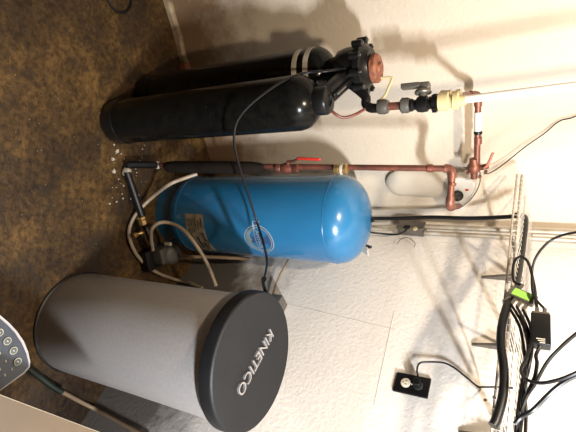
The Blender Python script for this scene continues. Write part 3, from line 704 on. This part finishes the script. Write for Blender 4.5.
# ------------------------------------------------------------------ foreground: wooden table and appliance
TZ = .75
ta = at(0, 395.5, 'z', TZ); tb_ = at(100, 433, 'z', TZ); te = (tb_-ta).normalized(); tn = V((te.y, -te.x, 0))
tbl = thing('wooden_table', 'pale wooden table top cutting the lower left corner of the picture', 'table', (ta.x+.3, ta.y-.1, 0))
p0 = ta - te*.65; p1 = ta + te*.42
MB().prism([p0 + V((0, 0, -.022)), p1 + V((0, 0, -.022)), p1 + tn*.6 + V((0, 0, -.022)), p0 + tn*.6 + V((0, 0, -.022))], (0, 0, .022)).build('table_top', M_wood, tbl, smooth=False)
ed = MB().prism([p0 + V((0, 0, -.020)) - tn*.0015, p1 + V((0, 0, -.020)) - tn*.0015, p1 + V((0, 0, -.020)), p0 + V((0, 0, -.020))], (0, 0, .019)); ed.build('edge_banding', M_woode, tbl, smooth=False)
for a_ in (p0 + te*.06, p1 - te*.06):
    for b_ in (.10, .54):
        q = a_ + tn*b_; MB().box(V((q.x, q.y, (TZ-.022)/2)), .04, .04, TZ-.022, (te, tn, zz), .003).build('leg', M_wood, tbl)
AZ = .58
arc = [(-40, 296), (-20, 302), (0, 315), (9, 322.5), (17, 331), (24, 341), (28.5, 352), (30.5, 362), (30, 367.5), (24, 374), (0, 391), (-25, 408)]
top = [at(x, y, 'z', AZ) for x, y in arc]
cen = sum((t for t in top), V((0, 0, 0)))/len(top)
def shrink(p, d):
    v = cen-p; v.z = 0; return p + v.normalized()*d
apl = thing('dehumidifier', 'white appliance with a dark rounded button panel at the left picture edge', 'appliance', (cen.x, cen.y, 0))
body = [V((p.x, p.y, 0)) for p in top]
bb = MB(); bb.prism([shrink(p, .012) for p in body], (0, 0, AZ-.012)); ob_ = bb.build('housing', M_rim, apl, smooth=False)
n_ = len(top)
inn = spline([shrink(p, .0) for p in top], 5)[:-1] if False else top
rim = MB(); rim.prism([p + V((0, 0, -.014)) for p in top], (0, 0, .013)); rim.build('top_rim', M_rim, apl, smooth=False)
arc2 = [(-40, 299), (-20, 305.5), (0, 319), (7, 325), (14.5, 333), (21, 343), (25.5, 353), (27.8, 362), (28, 366), (23, 372), (0, 389), (-25, 405)]
pan = [at(x, y, 'z', AZ) for x, y in arc2]
MB().prism([p + V((0, 0, -.003)) for p in pan], (0, 0, .006)).build('control_panel', M_panel, apl, smooth=False)
PZ = AZ+.0035
for (x, y) in ((-1, 332.5), (7, 341), (13.2, 350.5), (17.3, 361.5), (-10, 326)):
    c = at(x, y, 'z', PZ)
    bt_ = MB().lathe(c, zz, [(.0075, 0), (.0085, .001), (.0085, .002), (.006, .0025)], 18).build('button', M_btn2, apl)
    MB().torus(c + V((0, 0, .002)), zz, .0082, .001, 22, 6).build('button_ring', M_btn, bt_)
    MB().box(c + V((0, 0, .0028)), .005, .0018, .0008, (V((.7, .7, 0)), V((-.7, .7, 0)), zz)).build('button_mark', M_tape, bt_)
for i, (x, y) in enumerate(((0, 353), (6, 361), (12, 369), (-6, 345), (0, 369), (5, 375))):
    c = at(x, y, 'z', PZ); MB().box(c, .006, .002, .001, (V((.9, .3, 0)).normalized(), V((-.3, .9, 0)).normalized(), zz)).build('printed_mark', M_tape, apl)

# ------------------------------------------------------------------ floor bits
one('floor_cable', MB().tube(hz([(100, -12, 'z', .006), (107, -2, 'z', .006), (111, 5, 'z', .006), (117, 11.5, 'z', .006), (124, 12.5, 'z', .006), (130, 7.5, 'z', .006), (131, -1, 'z', .006), (127, -12, 'z', .006)]), .0058, 8), M_rub, 'loop of black cable lying on the bare floor at the top edge', 'cable')
one('tan_tube', MB().tube([max((at(x, y, 'r', .014), at(x, y, 'z', .012)), key=lambda q: q.z) for x, y in ((60, 391), (68, 395), (82, 402.5), (95, 409), (105, 414), (125, 425), (150, 438))], .0085, 10), M_tan, 'tan tube lying along the foot of the wall beneath the grey drum', 'tube')
one('green_hose', MB().tube(hz([(28, 368, 'z', .02), (40, 377, 'z', .02), (52, 386, 'z', .025), (62, 392, 'z', .03)]), .012, 10), M_dkgreen, 'dark green hose end on the floor between the grey drum and the table', 'hose')
br = at(186, 70.5, 'z', .02)
bk = MB().box(br, .075, .035, .035, (dL, nL, zz), .004)
one('brick_scrap', bk, M_brick, 'small piece of red brick at the foot of the wall beside the rear black tank', 'brick')
ch = MB(); random.seed(11)
for i in range(60):
    x = random.uniform(108, 152); y = random.uniform(140, 205) if i < 38 else random.uniform(60, 250)
    if i >= 38: x = random.uniform(5, 130)
    c = at(x, y, 'z', .002); s_ = random.choice([.0018, .0025, .003, .004]) if i < 38 else .0012
    if i in (3, 9, 14): s_ = .009
    k3 = random.randint(4, 6); ang = random.uniform(0, PI)
    pl = [c + V((math.cos(ang+2*PI*j/k3)*s_*random.uniform(.6, 1.3), math.sin(ang+2*PI*j/k3)*s_*random.uniform(.6, 1.3), -.0018)) for j in range(k3)]
    ch.prism(pl, (0, 0, s_*.7+.001))
tag(ch.build('paint_flakes', mat('pale_flake', (.5, .45, .36), .7), smooth=False), 'scattered pale paint flakes on the brown floor in front of the tanks', 'debris', kind='stuff')

# ------------------------------------------------------------------ light
def point(name, loc, e, col, rad):
    l = bpy.data.lights.new(name, 'POINT'); l.energy = e; l.color = col; l.shadow_soft_size = rad
    o = bpy.data.objects.new(name, l); o.location = loc; COL.objects.link(o); return o
point('ceiling_bulb', (-.12, .80, 2.15), 46, (1.0, .83, .63), .035)
a = bpy.data.lights.new('fluorescent_tube', 'AREA'); a.shape = 'RECTANGLE'; a.size = .26; a.size_y = .05; a.energy = 52; a.color = (.92, .95, 1.0)
ao = bpy.data.objects.new('fluorescent_tube', a); ao.location = (.98, .22, 2.2); COL.objects.link(ao)
ao.rotation_euler = (V((.1, 1.7, 1.2)) - V(ao.location)).to_track_quat('-Z', 'Y').to_euler()
wd = bpy.data.worlds.new('world'); S.world = wd; wd.use_nodes = True
wd.node_tree.nodes['Background'].inputs[0].default_value = (1, .9, .8, 1); wd.node_tree.nodes['Background'].inputs[1].default_value = .015

S.view_settings.view_transform = 'Standard'; S.view_settings.look = 'None'
S.view_settings.exposure = 0.6; S.view_settings.gamma = 1; S.view_settings.use_curve_mapping = False
